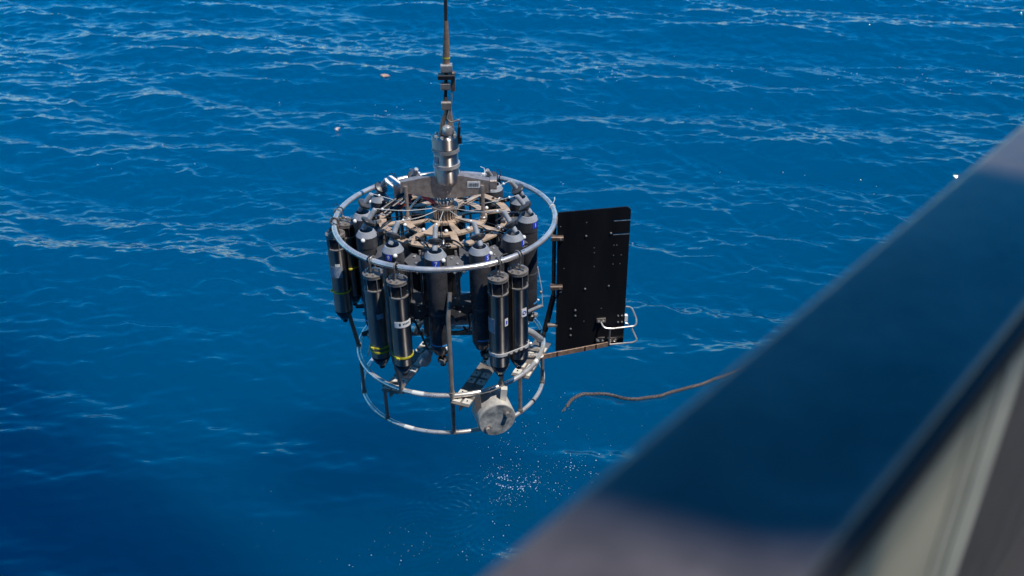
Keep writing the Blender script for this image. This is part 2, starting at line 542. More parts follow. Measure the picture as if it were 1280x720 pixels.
# carousel: two rings and spokes of tan plate, and the latch head in the middle
ZP = 2.440
car = rp('carousel_plate', G().annulus(.400, .453, ZP, ZP + .012), 'bronze')
ic = sp('inner_plate', G().annulus(.240, .287, ZP - .001, ZP + .014), 'bronze', car)
hb = sp('hub_plate', G().annulus(.05, .115, ZP - .002, ZP + .016, 40), 'bronze', car)
def spoke(a, r0_, r1_, w0, w1, z):
    pl = [(-w0 / 2, r0_), (-w1 / 2, r1_), (w1 / 2, r1_), (w0 / 2, r0_)]
    return G().prism([(p[0], -p[1]) for p in pl][::-1], z, z + .010, Matrix.Rotation(R(a), 4, 'Z'))
for k in range(8):
    sp('spoke', spoke(22 + 45 * k, .10, .262, .034, .052, ZP + .002), 'bronze', car)
    sp('spoke', spoke(14 + 45 * k, .268, .43, .048, .040, ZP + .001), 'bronze', car)
low = rp('lower_carousel_plate', G().annulus(.30, .45, 1.98, 1.995), 'mid')
lat = rp('latch_head', G().lathe([(.072, 2.455), (.072, 2.545), (.066, 2.552), (.03, 2.555), (.001, 2.556)], 32), 'brown')
for k in range(24):
    a = 15 * k
    sp('latch_pin', G().cyl(pol(.079, a, 2.458), pol(.079, a, 2.535), .0048, 6), 'steel', lat)
sp('latch_collar', G().annulus(.071, .092, 2.532, 2.541, 32), 'dull', lat)
for k in range(16):
    a = 22.5 * k
    sp('trigger', G().cyl(pol(.05, a, 2.556), pol(.068, a, 2.590), .0055, 6), 'steel', lat)
for a, r_, zz in ((5, .25, 2.47), (38, .27, 2.47), (-30, .26, 2.47), (80, .265, 2.47), (62, .42, 2.47), (-60, .30, 2.47), (20, .43, 2.47), (110, .3, 2.47), (-15, .43, 2.47), (-48, .42, 2.47)):
    sp('guide_ball', G().ball(pol(r_, a, zz - .005), .0125, 8), 'white', car)
for k in range(8):
    rp('carousel_leg', G().box((0, 0, 0), (.02, .02, .46), None).__class__().cyl(pol(.43, 12 + 45 * k, 1.995), pol(.43, 12 + 45 * k, ZP), .011, 8), 'dull')
rp('central_column', G().lathe([(.085, 1.62), (.085, 2.38), (.06, 2.40), (.06, 2.44)], 28), 'black')
rp('sensor_housing', G().lathe([(.07, 1.50), (.07, 2.15), (.05, 2.19), (.001, 2.20)], 24, Matrix.Translation((.24, .18, 0))), 'black')
rp('sensor_housing', G().lathe([(.07, 1.55), (.07, 2.2), (.05, 2.24), (.001, 2.25)], 24, Matrix.Translation((-.26, .14, 0))), 'black')
rp('pump_housing', G().cyl((-.12, -.16, 1.70), (.22, -.05, 1.66), .038, 18), 'grey')
rp('pump_housing', G().cyl((-.05, .22, 1.56), (.30, .24, 1.56), .045, 18), 'mid')
for a, r_, z0_, z1_, w_ in ((-18, .36, 1.72, 2.25, .050), (38, .34, 1.86, 2.3, .045), (-50, .36, 1.74, 2.25, .05), (70, .36, 1.72, 2.2, .045)):
    c = pol(r_, a, 0)
    rp('inner_tube', G().lathe([(w_ * .6, z0_), (w_, z0_ + .03), (w_, z1_ - .03), (w_ * .6, z1_)], 18, Matrix.Translation((c.x, c.y, 0))), 'black')
rp('curved_pipe', G().tube(bend([(-.17, .05, 1.98), (-.17, .03, 1.66), (-.27, .02, 1.50)], .1, 8), .019, 12), 'dull')
for z in (1.72, 1.77):
    rp('pale_pipe', G().tube([(-.40, -.02, z), (-.19, .06, z + .02)], .016, 10), 'tube')

# yoke across the top, its two posts, and the swivel
prof = [(-.285, .0), (-.075, -.045), (.10, -.045), (.315, -.01), (.315, .072), (.125, .112), (-.075, .112), (-.285, .070)]
mx = Matrix.Translation((0, -.012, 2.655)) @ Matrix.Rotation(R(90), 4, 'X')
yk = rp('yoke', G().prism(prof, -.030, .030, mx), 'yoke')
sp('end_block', G().cbox((.335, -.01, 2.700), (.045, .075, .07), .008), 'yoke', yk)
stk = sp('sticker', G().box((.205, -.0435, 2.705), (.085, .002, .046)), 'sticker', yk)
g = G()
for i in range(14):
    w = random.choice((.0022, .0035, .005))
    g.box((.172 + i * .005, -.0452, 2.703), (w * .6, .001, .026))
sp('barcode', g, 'ink', yk)
for x in (-.25, .262):
    rp('yoke_post', G().tube([(x, -.045, ZP + .01), (x, -.045, 2.70)], .0125, 10), 'yoke')
    rp('post_foot', G().lathe([(.024, ZP + .012), (.024, ZP + .03), (.018, ZP + .035)], 12, Matrix.Translation((x, -.045, 0))), 'dull')
SX = .026
sw = rp('cable_swivel', G().lathe([(.074, 2.715), (.083, 2.735), (.083, 2.835), (.080, 2.84), (.080, 2.955), (.0885, 2.96), (.0885, 3.030), (.084, 3.036), (.03, 3.044), (.001, 3.045)], 36, Matrix.Translation((SX, 0, 0))), 'swivel')
for z in (2.838, 2.942):
    sp('clamp_band', G().annulus(.0805, .0905, z - .012, z + .012, 40), 'tube', sw).location = (SX, 0, 0)
sp('sticker', G().patch(.0835, R(-50), R(14), 2.862, 2.905), 'slabel', sw).location = (SX, 0, 0)
sp('sticker', G().patch(.0835, R(-66), R(9), 2.755, 2.815), 'white', sw).location = (SX, 0, 0)
sp('screw_block', G().cbox((SX + .097, .0, 3.005), (.022, .03, .05), .004), 'black', sw)
for a in (-60, -15, 30, 75, 120, 180, 240):
    sp('bolt_head', G().lathe([(.011, 3.034), (.011, 3.046), (.008, 3.05)], 8, Matrix.Translation((SX + .066 * math.sin(R(a)), -.066 * math.cos(R(a)), 0))), 'steel', sw)

# bottles
ZBOT, BR = 1.705, .565
def make_bottle():
    g = G()
    g.lathe([(.020, .0), (.046, .012), (.066, .062), (.068, .070), (.068, .690), (.066, .70), (.0, .701)], 28)
    o = rp('sampling_bottle', g, 'pvc', at=(0, 0, ZBOT))
    c = G().lathe_closed([(.0705, .744), (.0500, .779), (.0430, .780), (.0430, .715), (.055, .690), (.0690, .744)], 28)
    sp('collar_sleeve', G().lathe_closed([(.0685, .668), (.0706, .670), (.0706, .742), (.0685, .743)], 28), 'sleevepvc', o)
    part('collar', c, 'grey', o, sharp=22)
    sp('mouth_shade', G().cyl((0, 0, .742), (0, 0, .744), .0425, 20), 'black', o)  # black disc stands for the dark inside of the open bottle
    # top stopper swung up and back, on its handle
    d = Vector((0, .60, .80)).normalized()
    p = Vector((0, .004, .822))
    mx = Matrix.Translation(p) @ d.to_track_quat('Z', 'Y').to_matrix().to_4x4()
    sp('top_lid', G().lathe([(.001, .0), (.030, .002), (.040, .010), (.046, .014), (.046, .030), (.036, .034), (.020, .040), (.001, .041)], 24, mx), 'sleevepvc', o)
    sp('lid_handle', G().lathe([(.0165, .038), (.0165, .112), (.012, .118), (.001, .119)], 16, mx), 'grey', o)
    sp('lid_knob', G().lathe([(.016, -.040), (.019, -.020), (.016, .004)], 14, mx), 'grey', o)
    sp('lid_gasket', G().lathe_closed([(.0465, .016), (.049, .019), (.049, .024), (.0465, .027)], 24, mx), 'black', o)
    sp('vent_knob', G().ball((.055, -.046, .735), .015, 10), 'white', o)
    lo = Matrix.Translation((.012, -.02, -.045))
    sp('lower_lid', G().lathe([(.010, -.034), (.020, -.03), (.022, -.012), (.034, .0), (.037, .022), (.026, .032)], 18, lo), 'black', o)
    sp('lid_knob', G().lathe([(.016, -.018), (.021, -.014), (.021, .004), (.014, .008)], 14, Matrix.Translation((.012, -.052, -.022))), 'steel', o)
    sp('tape_band', G().patch(.0682, R(10), R(60), .098, .108, 12), 'tape', o)
    sp('spigot', G().cyl((.045, -.05, .085), (.062, -.075, .068), .010, 10, .007), 'white', o)
    sp('bungee', G().tube([(.015, -.068, .10), (.012, -.045, .01), (.012, -.02, -.03)], .0045, 6), 'sleeve', o)
    hub = Vector((0, BR - .085, .828))
    ln = d * .118 + p
    sag = ln.lerp(hub, .5) - Vector((0, 0, .02))
    sp('lanyard', G().tube(bend([ln, sag, hub], .1, 4), .0019, 5), 'line', o)
    sp('lanyard_clip', G().ball(ln.lerp(hub, .12) + Vector((0, 0, -.004)), .0095, 6), 'white', o)
    sp('mount_strap', G().lathe_closed([(.0686, .335), (.0700, .335), (.0700, .347), (.0686, .347)], 24), 'mid', o)
    return o
def copy_part(o):
    c = o.copy(); COL.objects.link(c)
    for ch in o.children:
        k = ch.copy(); COL.objects.link(k); k.parent = c
    return c
b0 = make_bottle()
kids = list(b0.children)
nums = {-33: '9', -3: '7', 26: '5', 55: '3', 85: '1'}
angs = [-3, -33, 26, 55, 85, -63, -92, 115, 145, 176, 207, 238]
bots = []
for i, a in enumerate(angs):
    o = b0 if i == 0 else copy_part(b0)
    p = pol(BR, a, ZBOT - Z0)
    o.location = p
    o.rotation_euler = (0, 0, R(a))
    bots.append((a, o))
for a, o in bots:
    # number labels face outwards, turned a little to the front
    if a in nums:
        la = R({-33: 14, -3: 8, 26: 20, 55: 10, 85: -40}[a])
        sp('number_label', G().patch(.0708, la, R(17), .699, .741), 'blue', o)
        mx = Matrix.Rotation(la, 4, 'Z') @ Matrix.Translation((0, -.0737, .720)) @ Matrix.Rotation(R(90), 4, 'X')
        link('number', text_mesh(nums[a], .040, 'letter', mx), o)
# bracket plates between the bottles, upper and lower
def bracket(a, z, m, tilt, holes):
    g = G()
    pl = [(-.085, .05)]
    pl += [(-.085 + .055 * math.sin(t) * .8, -.045 + .0 + .055 * (1 - math.cos(t)) * .35) for t in ()]
    for cx in (-.085, .085):
        pass
    left = [(-.098 + .058 * math.cos(R(q)), -.075 + .058 * math.sin(R(q))) for q in (90, 65, 40, 15, -5)]
    right = [(.098 - .058 * math.cos(R(q)), -.075 + .058 * math.sin(R(q))) for q in (-5, 15, 40, 65, 90)]
    mid = [(-.030, -.095), (-.012, -.078), (.012, -.078), (.030, -.095)]
    poly = [(-.060, .055)] + left + mid + right + [(.060, .055)]
    mx = Matrix.Rotation(R(a), 4, 'Z') @ Matrix.Translation((0, -.50, z)) @ Matrix.Rotation(R(tilt), 4, 'X')
    g.prism(poly, -.007, .007, mx)
    o = rp('bottle_bracket', g, m)
    gb = G()
    for x, y in ((-.03, .03), (.03, .03), (0, -.02)):
        gb = G()
        gb.add([mx @ v for v in (Vector((x + .008 * math.cos(R(60 * k)), y + .008 * math.sin(R(60 * k)), zz)) for zz in (.007, .015) for k in range(6))],
               [(6, 7, 8, 9, 10, 11)] + [(k, (k + 1) % 6, 6 + (k + 1) % 6, 6 + k) for k in range(6)])
        sp('bracket_bolt', gb, 'steel', o)
sa = sorted(angs)
for i, a in enumerate(sa):
    nx = sa[(i + 1) % len(sa)] + (360 if i == len(sa) - 1 else 0)
    m_ = (a + nx) / 2
    bracket(m_, 2.36, 'mid', 24, False)
    bracket(m_, 1.99, 'black', 10, True)
    rp('bracket_rod', G().cyl(pol(.455, m_, 1.99), pol(.455, m_, 2.42), .008, 8), 'steel')

# release levers round the plate, with their trip lines to the latch head
lev = None
for i, a in enumerate(angs):
    at = pol(.475, a + 5, ZP - Z0 + .012)
    if lev is None:
        lev = rp('release_lever', G().cbox((0, 0, .012), (.030, .060, .026), .005), 'black', at=(0, 0, Z0))
        sp('lever_pin', G().cyl((-.024, .008, .016), (.024, .008, .016), .006, 8), 'steel', lev)
        sp('lever_hook', G().tube(bend([(0, .02, .02), (0, .045, .038), (0, .075, .020)], .02, 3), .005, 7), 'steel', lev)
        sp('trip_line', G().tube(bend([(0, .05, .03), (-.02, .2, .045), (-.035, .385, .085)], .1, 4), .0013, 5), 'black', lev)
        o = lev
    else:
        o = copy_part(lev)
    o.location = at; o.rotation_euler = (0, 0, R(a + 5))
# cable ties and tape on the hoops
for a in (-86, -80, -36, -20, -100, 160, 200, 212, 150, 30, 42, 100):
    g = G()
    c = pol(RT, a, ZT); tdir = pol(1, a + 90, 0)
    g.lathe_closed([(.0190, -.005), (.0222, -.005), (.0222, .005), (.0190, .005)], 14, Matrix.Translation(c) @ tdir.to_track_quat('Z', 'Y').to_matrix().to_4x4())
    e = c + Vector((0, 0, .02))
    g.tube([e, e + pol(.02, a + 30, .03), e + pol(.05, a + 60, .035)], .0028, 5)
    rp('cable_tie', g, 'black' if a not in (160, 100) else 'line')
def wrap(rad, z, a0_, a1_, r, m):
    rp('tape_wrap', G().tube(arc(rad, R(a0_), R(a1_), z, 8), r, 12), m)
wrap(RL, ZL, -20, -13, .0180, 'line'); wrap(RL, ZB, -58, -52, .0160, 'line'); wrap(RL, ZB, -76, -72, .0160, 'line')
wrap(RL, ZB, -27, -21, .0160, 'line'); wrap(RL, ZL, 63, 66, .0180, 'line'); wrap(RL, ZB, 60, 61.5, .0160, 'black')
for thd in (-27, 33, 92, 151, 211, -84, 3.2):
    rp('weld_collar', G().cyl(pol(RL, thd, ZL - .022), pol(RL, thd, ZL + .03), .0205, 12), 'dull')
for thd in (-72, -40.5, 47.5, 80, 3.2):
    rp('weld_collar', G().cyl(pol(RL, thd, ZB - .004), pol(RL, thd, ZB + .03), .0185, 12), 'dull')
# steel instrument cylinders slung below the top ring
def cyl_instrument(a, r, zb, L, label, strap, stickers, tip=True, hookdir=None):
    k = L / .70
    g = G().lathe([(.001, .055), (.062, .056), (.0655, .060), (.0655, .545 * k), (.0655, .555 * k), (.001, .556 * k)], 30)
    o = rp('instrument_cylinder', g, 'body', at=pol(r, a, zb), rz=0., label=label)
    z1, z2 = .556 * k, .645 * k
    sp('black_neck', G().cyl((0, 0, z1), (0, 0, z2), .057, 24), 'black', o)
    for z in (z1 + .002, z2):
        sp('neck_ring', G().annulus(.056, .0672, z - .003, z + .004, 30), 'steel', o)
    for q in range(6):
        sp('cage_bar', G().cyl(pol(.0635, 60 * q + 25, z1), pol(.0635, 60 * q + 25, z2), .0030, 8), 'steel', o)
    sp('top_lid', G().lathe([(.060, z2 + .006), (.060, z2 + .015), (.030, z2 + .019), (.001, z2 + .022)], 26), 'dull', o)
    sp('lid_rim', G().annulus(.0585, .0672, z2 + .008, z2 + .018, 30), 'dull', o)
    sp('lid_lug', G().cbox((.022, -.012, z2 + .045), (.05, .014, .026), .004, Matrix.Rotation(R(-30), 3, 'Z')), 'steel', o)
    sp('lid_lug', G().cbox((-.026, .014, z2 + .040), (.03, .016, .022), .004, Matrix.Rotation(R(40), 3, 'Z')), 'dull', o)
    for q in (10, 95, 170, 250, 320):
        sp('lid_bolt', G().lathe([(.0085, z2 + .014), (.0085, z2 + .030), (.006, z2 + .034)], 6, Matrix.Translation(pol(.047, q, 0))), 'steel', o)
    # hanger looped over the ring
    px = pol(r, a, 0); ringp = pol(RT, a, ZT)
    loc = ringp - pol(r, a, zb)
    lp = []
    out = pol(1, a, 0)
    for q in range(11):
        t = R(-120 + 240 * q / 10)
        lp.append(loc + Vector((0, 0, math.cos(t) * .029)) + out * math.sin(t) * .029)
    pts = [Vector((0, 0, z2 + .03)) + out * -.02] + lp + [Vector((0, 0, z2 + .03)) + out * .02]
    sp('hanger', G().tube(pts, .0050, 8), 'dull', o)
    # dark domed foot with fins
    sp('foot_dome', G().lathe([(.014, -.030), (.030, -.022), (.050, .012), (.0625, .040), (.0630, .0545)], 26), 'dome', o)
    sp('foot_eye', G().lathe_closed([(.012, -.052), (.018, -.046), (.018, -.034), (.012, -.028)], 14), 'black', o)
    for s_ in strap:
        sp('strap', G().lathe_closed([(.0662, s_[0] * k), (.0700, s_[0] * k), (.0700, (s_[0] + s_[2]) * k), (.0662, (s_[0] + s_[2]) * k)], 30), s_[1], o)
        sp('strap_buckle', G().cbox(pol(.073, s_[3], (s_[0] + s_[2] / 2) * k), (.022, .012, .014), .003, Matrix.Rotation(R(s_[3]), 3, 'Z')), s_[1] if s_[1] != 'yellow' else 'yellow', o)
    for (m, qa, wa, za, zb_) in stickers:
        sp('sticker', G().patch(.0662, R(qa), R(wa), za * k, zb_ * k, 8), m, o)
    return o
zlist = {}
ca = cyl_instrument(-86, .756, 1.70, .70, 'steel cylinder alone on the left with one yellow strap', [(.215, 'yellow', .012, -70)], [('slabel', -10, 38, .345, .430), ('sticker', 4, 15, .432, .452)])
ca2 = cyl_instrument(-96, .700, 1.76, .66, 'steel cylinder half hidden behind the leftmost one', [(.30, 'yellow', .010, 10)], [])
cb = cyl_instrument(-34.2, .752, 1.69, .715, 'left one of the front pair with yellow straps', [(.135, 'yellow', .010, -35), (.10, 'yellow', .012, 70)], [('slabel', 25, 20, .36, .395)])
cc = cyl_instrument(-20.6, .752, 1.685, .715, 'right one of the front pair with yellow strap and white band label', [(.115, 'yellow', .012, -20)], [('sticker', 25, 52, .350, .392)])
ce = cyl_instrument(29.2, .745, 1.630, .755, 'front one of the pair held by white metal bands', [], [('slabel', -55, 30, .30, .40), ('sticker', 48, 12, .345, .395)])
cf = cyl_instrument(40.8, .750, 1.632, .755, 'rear one of the pair held by white metal bands', [], [('sticker', 35, 17, .365, .422)])
# marks on the stickers
g = G(); g.patch(.0680, R(4), R(5), .366 * 1.02, .384 * 1.02, 3, .0006)
for i in range(5): g.patch(.0680, R(22 + 9 * i), R(2.6), .370 * 1.02, .382 * 1.02, 2, .0006)
sp('sticker_mark', g, 'ink', cc)
def ring_mark(o, a, z, m='blue'):
    mx = Matrix.Rotation(R(a), 4, 'Z') @ Matrix.Translation((0, -.0684, z)) @ Matrix.Rotation(R(90), 4, 'X')
    sp('sticker_mark', G().lathe_closed([(.0085, 0), (.0135, 0), (.0135, .001), (.0085, .001)], 16, mx), m, o)
ring_mark(cf, 35, .3935 * 755 / 700)
sp('sticker_mark', G().patch(.0680, R(48), R(5), .357 * 1.078, .382 * 1.078, 3, .0006), 'blue', ce)
# double metal band that ties the right-hand pair together
pe, pf = pol(.745, 29.2, 0), pol(.750, 40.8, 0)
def hull_loop(rad, z, n=14):
    dvec = (pf - pe); aa = math.atan2(dvec.y, dvec.x)
    out = []
    for i in range(n + 1):
        t = aa + PI / 2 + PI * i / n; out.append(Vector((pe.x + rad * math.cos(t), pe.y + rad * math.sin(t), z)))
    for i in range(n + 1):
        t = aa - PI / 2 + PI * i / n; out.append(Vector((pf.x + rad * math.cos(t), pf.y + rad * math.sin(t), z)))
    return out
g = G()
a_ = hull_loop(.0668, 1.775); b_ = hull_loop(.0715, 1.775)
n = len(a_)
up_ = Vector((0, 0, .022))
vs = a_ + b_ + [v + up_ for v in b_] + [v + up_ for v in a_]
g.add(vs, [(k * n + i, k * n + (i + 1) % n, ((k + 1) % 4) * n + (i + 1) % n, ((k + 1) % 4) * n + i) for k in range(4) for i in range(n)])
band = rp('clamp_band', g, 'bandsteel', label='bright metal band round the right front pair of cylinders')
dvec = (pf - pe).normalized(); nrm = Vector((dvec.y, -dvec.x, 0))
for i in range(4):
    c = pe.lerp(pf, .18 + .26 * i) + nrm * .078
    sp('band_bolt', G().cyl(c + Vector((0, 0, 1.781)) - nrm * .008, c + Vector((0, 0, 1.781)) + nrm * .012, .010, 6), 'black', band)
sp('band_knob', G().ball(pf + Vector((.080, -.01, 1.785)), .014, 8), 'tube', band)

# beams across the foot of the frame, their sunlit patches modelled in cream
bd = Vector((.21, .52, 0)).normalized(); bn = Vector((bd.y, -bd.x, 0))
def beam(cx, cy, L0, L1):
    o = None
    mxb = Matrix((bn, bd, Vector((0, 0, 1)))).transposed().to_4x4(); mxb.translation = Vector((cx, cy, 1.405))
    g = G()
    for s_ in (-1, 1):
        g.box(mxb @ Vector((s_ * .036, (L0 + L1) / 2, 0)), (.058, L1 - L0, .007), mxb.to_3x3())
    g.box(mxb @ Vector((0, (L0 + L1) / 2, -.02)), (.012, L1 - L0, .045), mxb.to_3x3())
    o = rp('foot_beam', g, 'dull')
    y = L0 + .05
    k = 0
    while y < L1 - .05:
        for s_ in (-1, 1):
            sp('beam_lit_patch', G().cbox(mxb @ Vector((s_ * .036, y, .007)), (.054, .055, .006), .001, mxb.to_3x3()), 'cream', o)  # cream pieces stand for patches of sunlight on the dull beam
            sp('plate_bolt', G().lathe([(.006, .011), (.006, .014), (.004, .016)], 6, mxb @ Matrix.Translation((s_ * .036, y, 0))), 'black', o)
        y += (.085, .15)[k % 2]; k += 1
beam(.10, -.715, -.03, 1.25)
beam(-.385, -.555, -.03, 1.12)
beam(.52, -.37, -.06, .42)

# drum on plate straps below the front of the frame
dth = 17
dc = pol(.70, 27.2, 1.228)
ax = Vector((math.sin(R(dth)), -math.cos(R(dth)), -.02)).normalized()
mxd = Matrix.Translation(dc) @ ax.to_track_quat('Z', 'Y').to_matrix().to_4x4()
dr = rp('drum_weight', G().lathe([(.125, -.118), (.134, -.112), (.134, .052), (.131, .058), (.126, .0585)], 48, mxd), 'drum')
sp('drum_face', G().lathe([(.1265, .0590), (.1265, .062), (.001, .0622)], 48, mxd), 'drumface', dr)
for x, y in ((-.070, -.052), (.070, .050)):
    m2 = mxd @ Matrix.Translation((x, y, 0)) if False else mxd
    # local axes of the face: work out right and up on it
    zc = ax; rx = Vector((0, 0, 1)).cross(zc).normalized(); uy = zc.cross(rx)
    q = dc + rx * x + uy * y + zc * .062
    sp('drum_bolt', G().cyl(q, q + zc * .030, .0165, 14), 'steel', dr)
    sp('drum_washer', G().cyl(q - zc * .0005, q + zc * .006, .024, 16), 'dull', dr)
for x in (-.10, .055):
    q = dc + rx * x
    tp = Vector((q.x + (-.02 if x < 0 else .02), q.y, ZL))
    sp('drum_strap', G().tube([q + Vector((0, 0, .0)) - ax * .01, tp - ax * .01], .012, 4, radii=[.030, .030]), 'dull' if x < 0 else 'cream', dr)

# fin board on the right
def finpt(x, z, y=0.): return Vector((x, (x - .768) * .11 + y - .028, z))
fy = math.atan(.11)
fm = Matrix.Translation((.768, -.028, 0)) @ Matrix.Rotation(fy, 4, 'Z')
Lf = .507
fpl = [(0, 1.357), (Lf - .02, 1.372), (Lf - .004, 1.380), (Lf, 1.395)] + [(Lf - .035 + .035 * math.cos(R(q)), 2.465 + .035 * math.sin(R(q))) for q in range(0, 91, 15)] + [(0, 2.486)]
# two slots open on the right edge: built as steps in the outline
out = []
slots = [(2.289, 2.2965), (2.395, 2.4025)]
i0 = 4
pre, post = fpl[:i0], fpl[i0:]
for z0_, z1_ in slots:
    pre += [(Lf, z0_), (Lf - .118, z0_), (Lf - .118, z1_), (Lf, z1_)]
fpl = pre + post
mxf = fm @ Matrix.Rotation(R(90), 4, 'X')
fin = rp('fin_board', G().prism(fpl, -.006, .006, mxf), 'fin')
for x, z in ((.025, 2.286), (.20, 2.296), (.374, 2.306), (.026, 1.862), (.205, 1.873), (.376, 1.884), (.139, 1.699), (.140, 1.652), (.108, 1.542), (.109, 1.486), (.457, 1.627), (.486, 1.626), (.459, 1.572), (.488, 1.571)):
    sp('fin_bolt', G().lathe([(.0075, .006), (.0075, .011), (.004, .013)], 8, mxf @ Matrix.Translation((x, z, 0))), 'steel', fin)
g = G()
for x, z in ((.26, 2.20), (.262, 2.16), (.265, 2.05), (.40, 2.21), (.42, 2.21), (.40, 2.13), (.455, 2.13), (.40, 2.06), (.45, 2.06), (.05, 2.05), (.02, 2.38), (.20, 2.40), (.205, 1.60), (.33, 1.70)):
    g.lathe([(.0045, .006), (.0045, .0072)], 8, mxf @ Matrix.Translation((x, z, 0)))
sp('drill_holes', g, 'dull', fin)
for z0_, z1_ in slots:
    sp('slot_lit_edge', G().box(mxf @ Vector((Lf - .058, z0_ + .0015, 0)), (.112, .013, .003), Matrix.Rotation(fy, 3, 'Z')), 'steel', fin)  # bright strip stands for the slot's sunlit lower edge
for x, z in ((.332, 1.600), (.332, 1.433), (.420, 1.424)):
    sp('fin_bracket', G().box(mxf @ Vector((x, z, .012)), (.066, .012, .034), Matrix.Rotation(fy, 3, 'Z')), 'dull', fin)
    for dx in (-.02, .014):
        sp('bracket_bolt', G().lathe([(.009, .012), (.009, .030), (.006, .032)], 6, mxf @ Matrix.Translation((x + dx, z - .002, 0))), 'steel', fin)
def rod(pts):
    return G().tube(bend([mxf @ Vector(p) for p in pts], .03, 4), .0068, 8)
sp('guard_rod', rod([(.330, 1.592, .02), (.345, 1.556, .045), (.40, 1.546, .05), (.585, 1.556, .05), (.592, 1.60, .03), (.558, 1.680, -.01), (.515, 1.690, -.01)]), 'tube', fin)
sp('guard_rod', rod([(.395, 1.405, .045), (.575, 1.412, .05), (.602, 1.428, .045), (.560, 1.520, .0), (.535, 1.545, -.01), (.505, 1.545, -.01)]), 'tube', fin)
sp('guard_link', rod([(.392, 1.405, .045), (.390, 1.545, .05)]), 'dull', fin)
sp('white_clip', G().box(mxf @ Vector((.518, 1.60, .0)), (.022, .03, .05), Matrix.Rotation(fy, 3, 'Z')), 'white', fin)
# strip arm that carries the foot of the fin
a0, a1 = pol(RL + .012, 72, ZL - .012), mxf @ Vector((.405, 1.408, .038))
dv_ = (a1 - a0)
ar = Matrix.Translation(a0) @ dv_.to_track_quat('X', 'Z').to_matrix().to_4x4()
arm = rp('fin_arm', G().cbox(ar @ Vector((dv_.length / 2, 0, 0)), (dv_.length, .008, .040), .002, ar.to_3x3()), 'sleeve')
for t in (.22, .62, .78):
    sp('arm_collar', G().box(ar @ Vector((dv_.length * t, 0, 0)), (.010, .012, .038), ar.to_3x3()), 'black', arm)
sp('arm_lashing', G().ring(.024, 0, .006, 16, 6), 'line', arm).location = a0 + Vector((-.012, .0, .012))
for z in (2.296, 1.905):
    rp('fin_clamp', G().cbox((.766, -.034, z), (.085, .05, .034), .006), 'brown')
    rp('clamp_bolt', G().cyl((.79, -.062, z), (.79, -.04, z), .008, 6), 'steel')
rp('fin_clamp', G().cbox((.742, -.02, 1.575), (.07, .03, .026), .006), 'dull')
# hose, small valve and chain on the right
rp('drain_hose', G().tube(bend([(.53, -.20, 1.66), (.585, -.18, 1.62), (.64, -.12, 1.53), (.655, -.06, 1.48)], .06, 6), .024, 12), 'grey')
rp('frame_brace', G().tube([pol(.40, 62, ZL), pol(RL, 72, ZL)], .016, 10), 'tube')
rp('frame_brace', G().tube([pol(.45, 82, ZL), pol(RL, 78, ZL)], .016, 10), 'tube')
rp('valve_handle', G().cyl((.565, -.20, 1.805), (.665, -.19, 1.848), .013, 12), 'grey')
rp('thin_chain', G().tube([(.627, -.2, 2.16), (.655, -.2, 1.99), (.662, -.195, 1.85)], .003, 5), 'line')
rp('chain_bead', G().ball((.650, -.2, 1.96), .012, 8), 'dull')
# pegs on the left
rp('rubber_peg', G().cyl((-.64, -.20, 1.863), (-.50, -.20, 1.863), .014, 12), 'black')
rp('rubber_peg', G().cyl((-.615, -.2, 1.632), (-.52, -.2, 1.672), .015, 12), 'black')
rp('lower_chock', G().cyl((-.56, -.16, 1.47), (-.40, -.05, 1.56), .030, 14), 'tube')
rp('lower_chock', G().cyl((-.50, -.23, 1.47), (-.37, -.08, 1.58), .022, 14), 'grey')
rp('pale_hose', G().tube(bend([(-.60, -.16, 1.42), (-.55, -.22, 1.60), (-.47, -.30, 1.75)], .05, 5), .006, 8), 'line')
# white paddle and dark cables at the back left of the top
rp('white_paddle', G().prism([(-.035, -.055), (.035, -.055), (.035, .04), (.02, .055), (-.02, .055), (-.035, .04)], -.008, .008,
   Matrix.Translation((-.372, .25, 2.60)) @ Vector((.25, -.45, .85)).to_track_quat('Z', 'Y').to_matrix().to_4x4() @ Matrix.Rotation(R(30), 4, 'Z')), 'white')
rp('paddle_bracket', G().box((-.345, .22, 2.545), (.02, .05, .10), Matrix.Rotation(R(-30), 3, 'Z')), 'yoke')
rp('steel_shackle', G().lathe_closed([(.030, -.018), (.042, -.012), (.042, .012), (.030, .018)], 20, Matrix.Translation((-.20, .42, 2.50)) @ Matrix.Rotation(R(75), 4, 'X')), 'steel')
for i, (p, q) in enumerate((((-.42, .02, 2.47), (-.26, .20, 2.53)), ((-.40, -.02, 2.47), (-.24, .16, 2.53)), ((-.45, .07, 2.47), (-.30, .24, 2.52)))):
    rp('connector', G().cyl(p, q, .013, 10), 'black')
for c, d in (((-.285, .115, 2.50), (.04, .03, .008)), ((-.245, .205, 2.54), (.03, .03, .005)), ((-.10, .03, 2.565), (.055, -.035, -.02))):
    c = Vector(c); d = Vector(d)
    rp('red_plug', G().cyl(c - d, c + d, .0165, 12), 'red')
rp('plug_lead', G().tube(bend([(-.25, .0, 2.50), (-.20, .01, 2.56), (-.15, .06, 2.585)], .05, 5), .008, 8), 'tube')
for i in range(7):
    a = -150 + 38 * i + random.uniform(-8, 8)
    p, q = pol(.36, a, 2.46), pol(.52, a + random.uniform(15, 28), 2.44)
    m_ = (p + q) / 2 + Vector((0, 0, .035))
    rp('sensor_lead', G().tube(bend([p, m_, q], .12, 5), .006, 7), 'black')
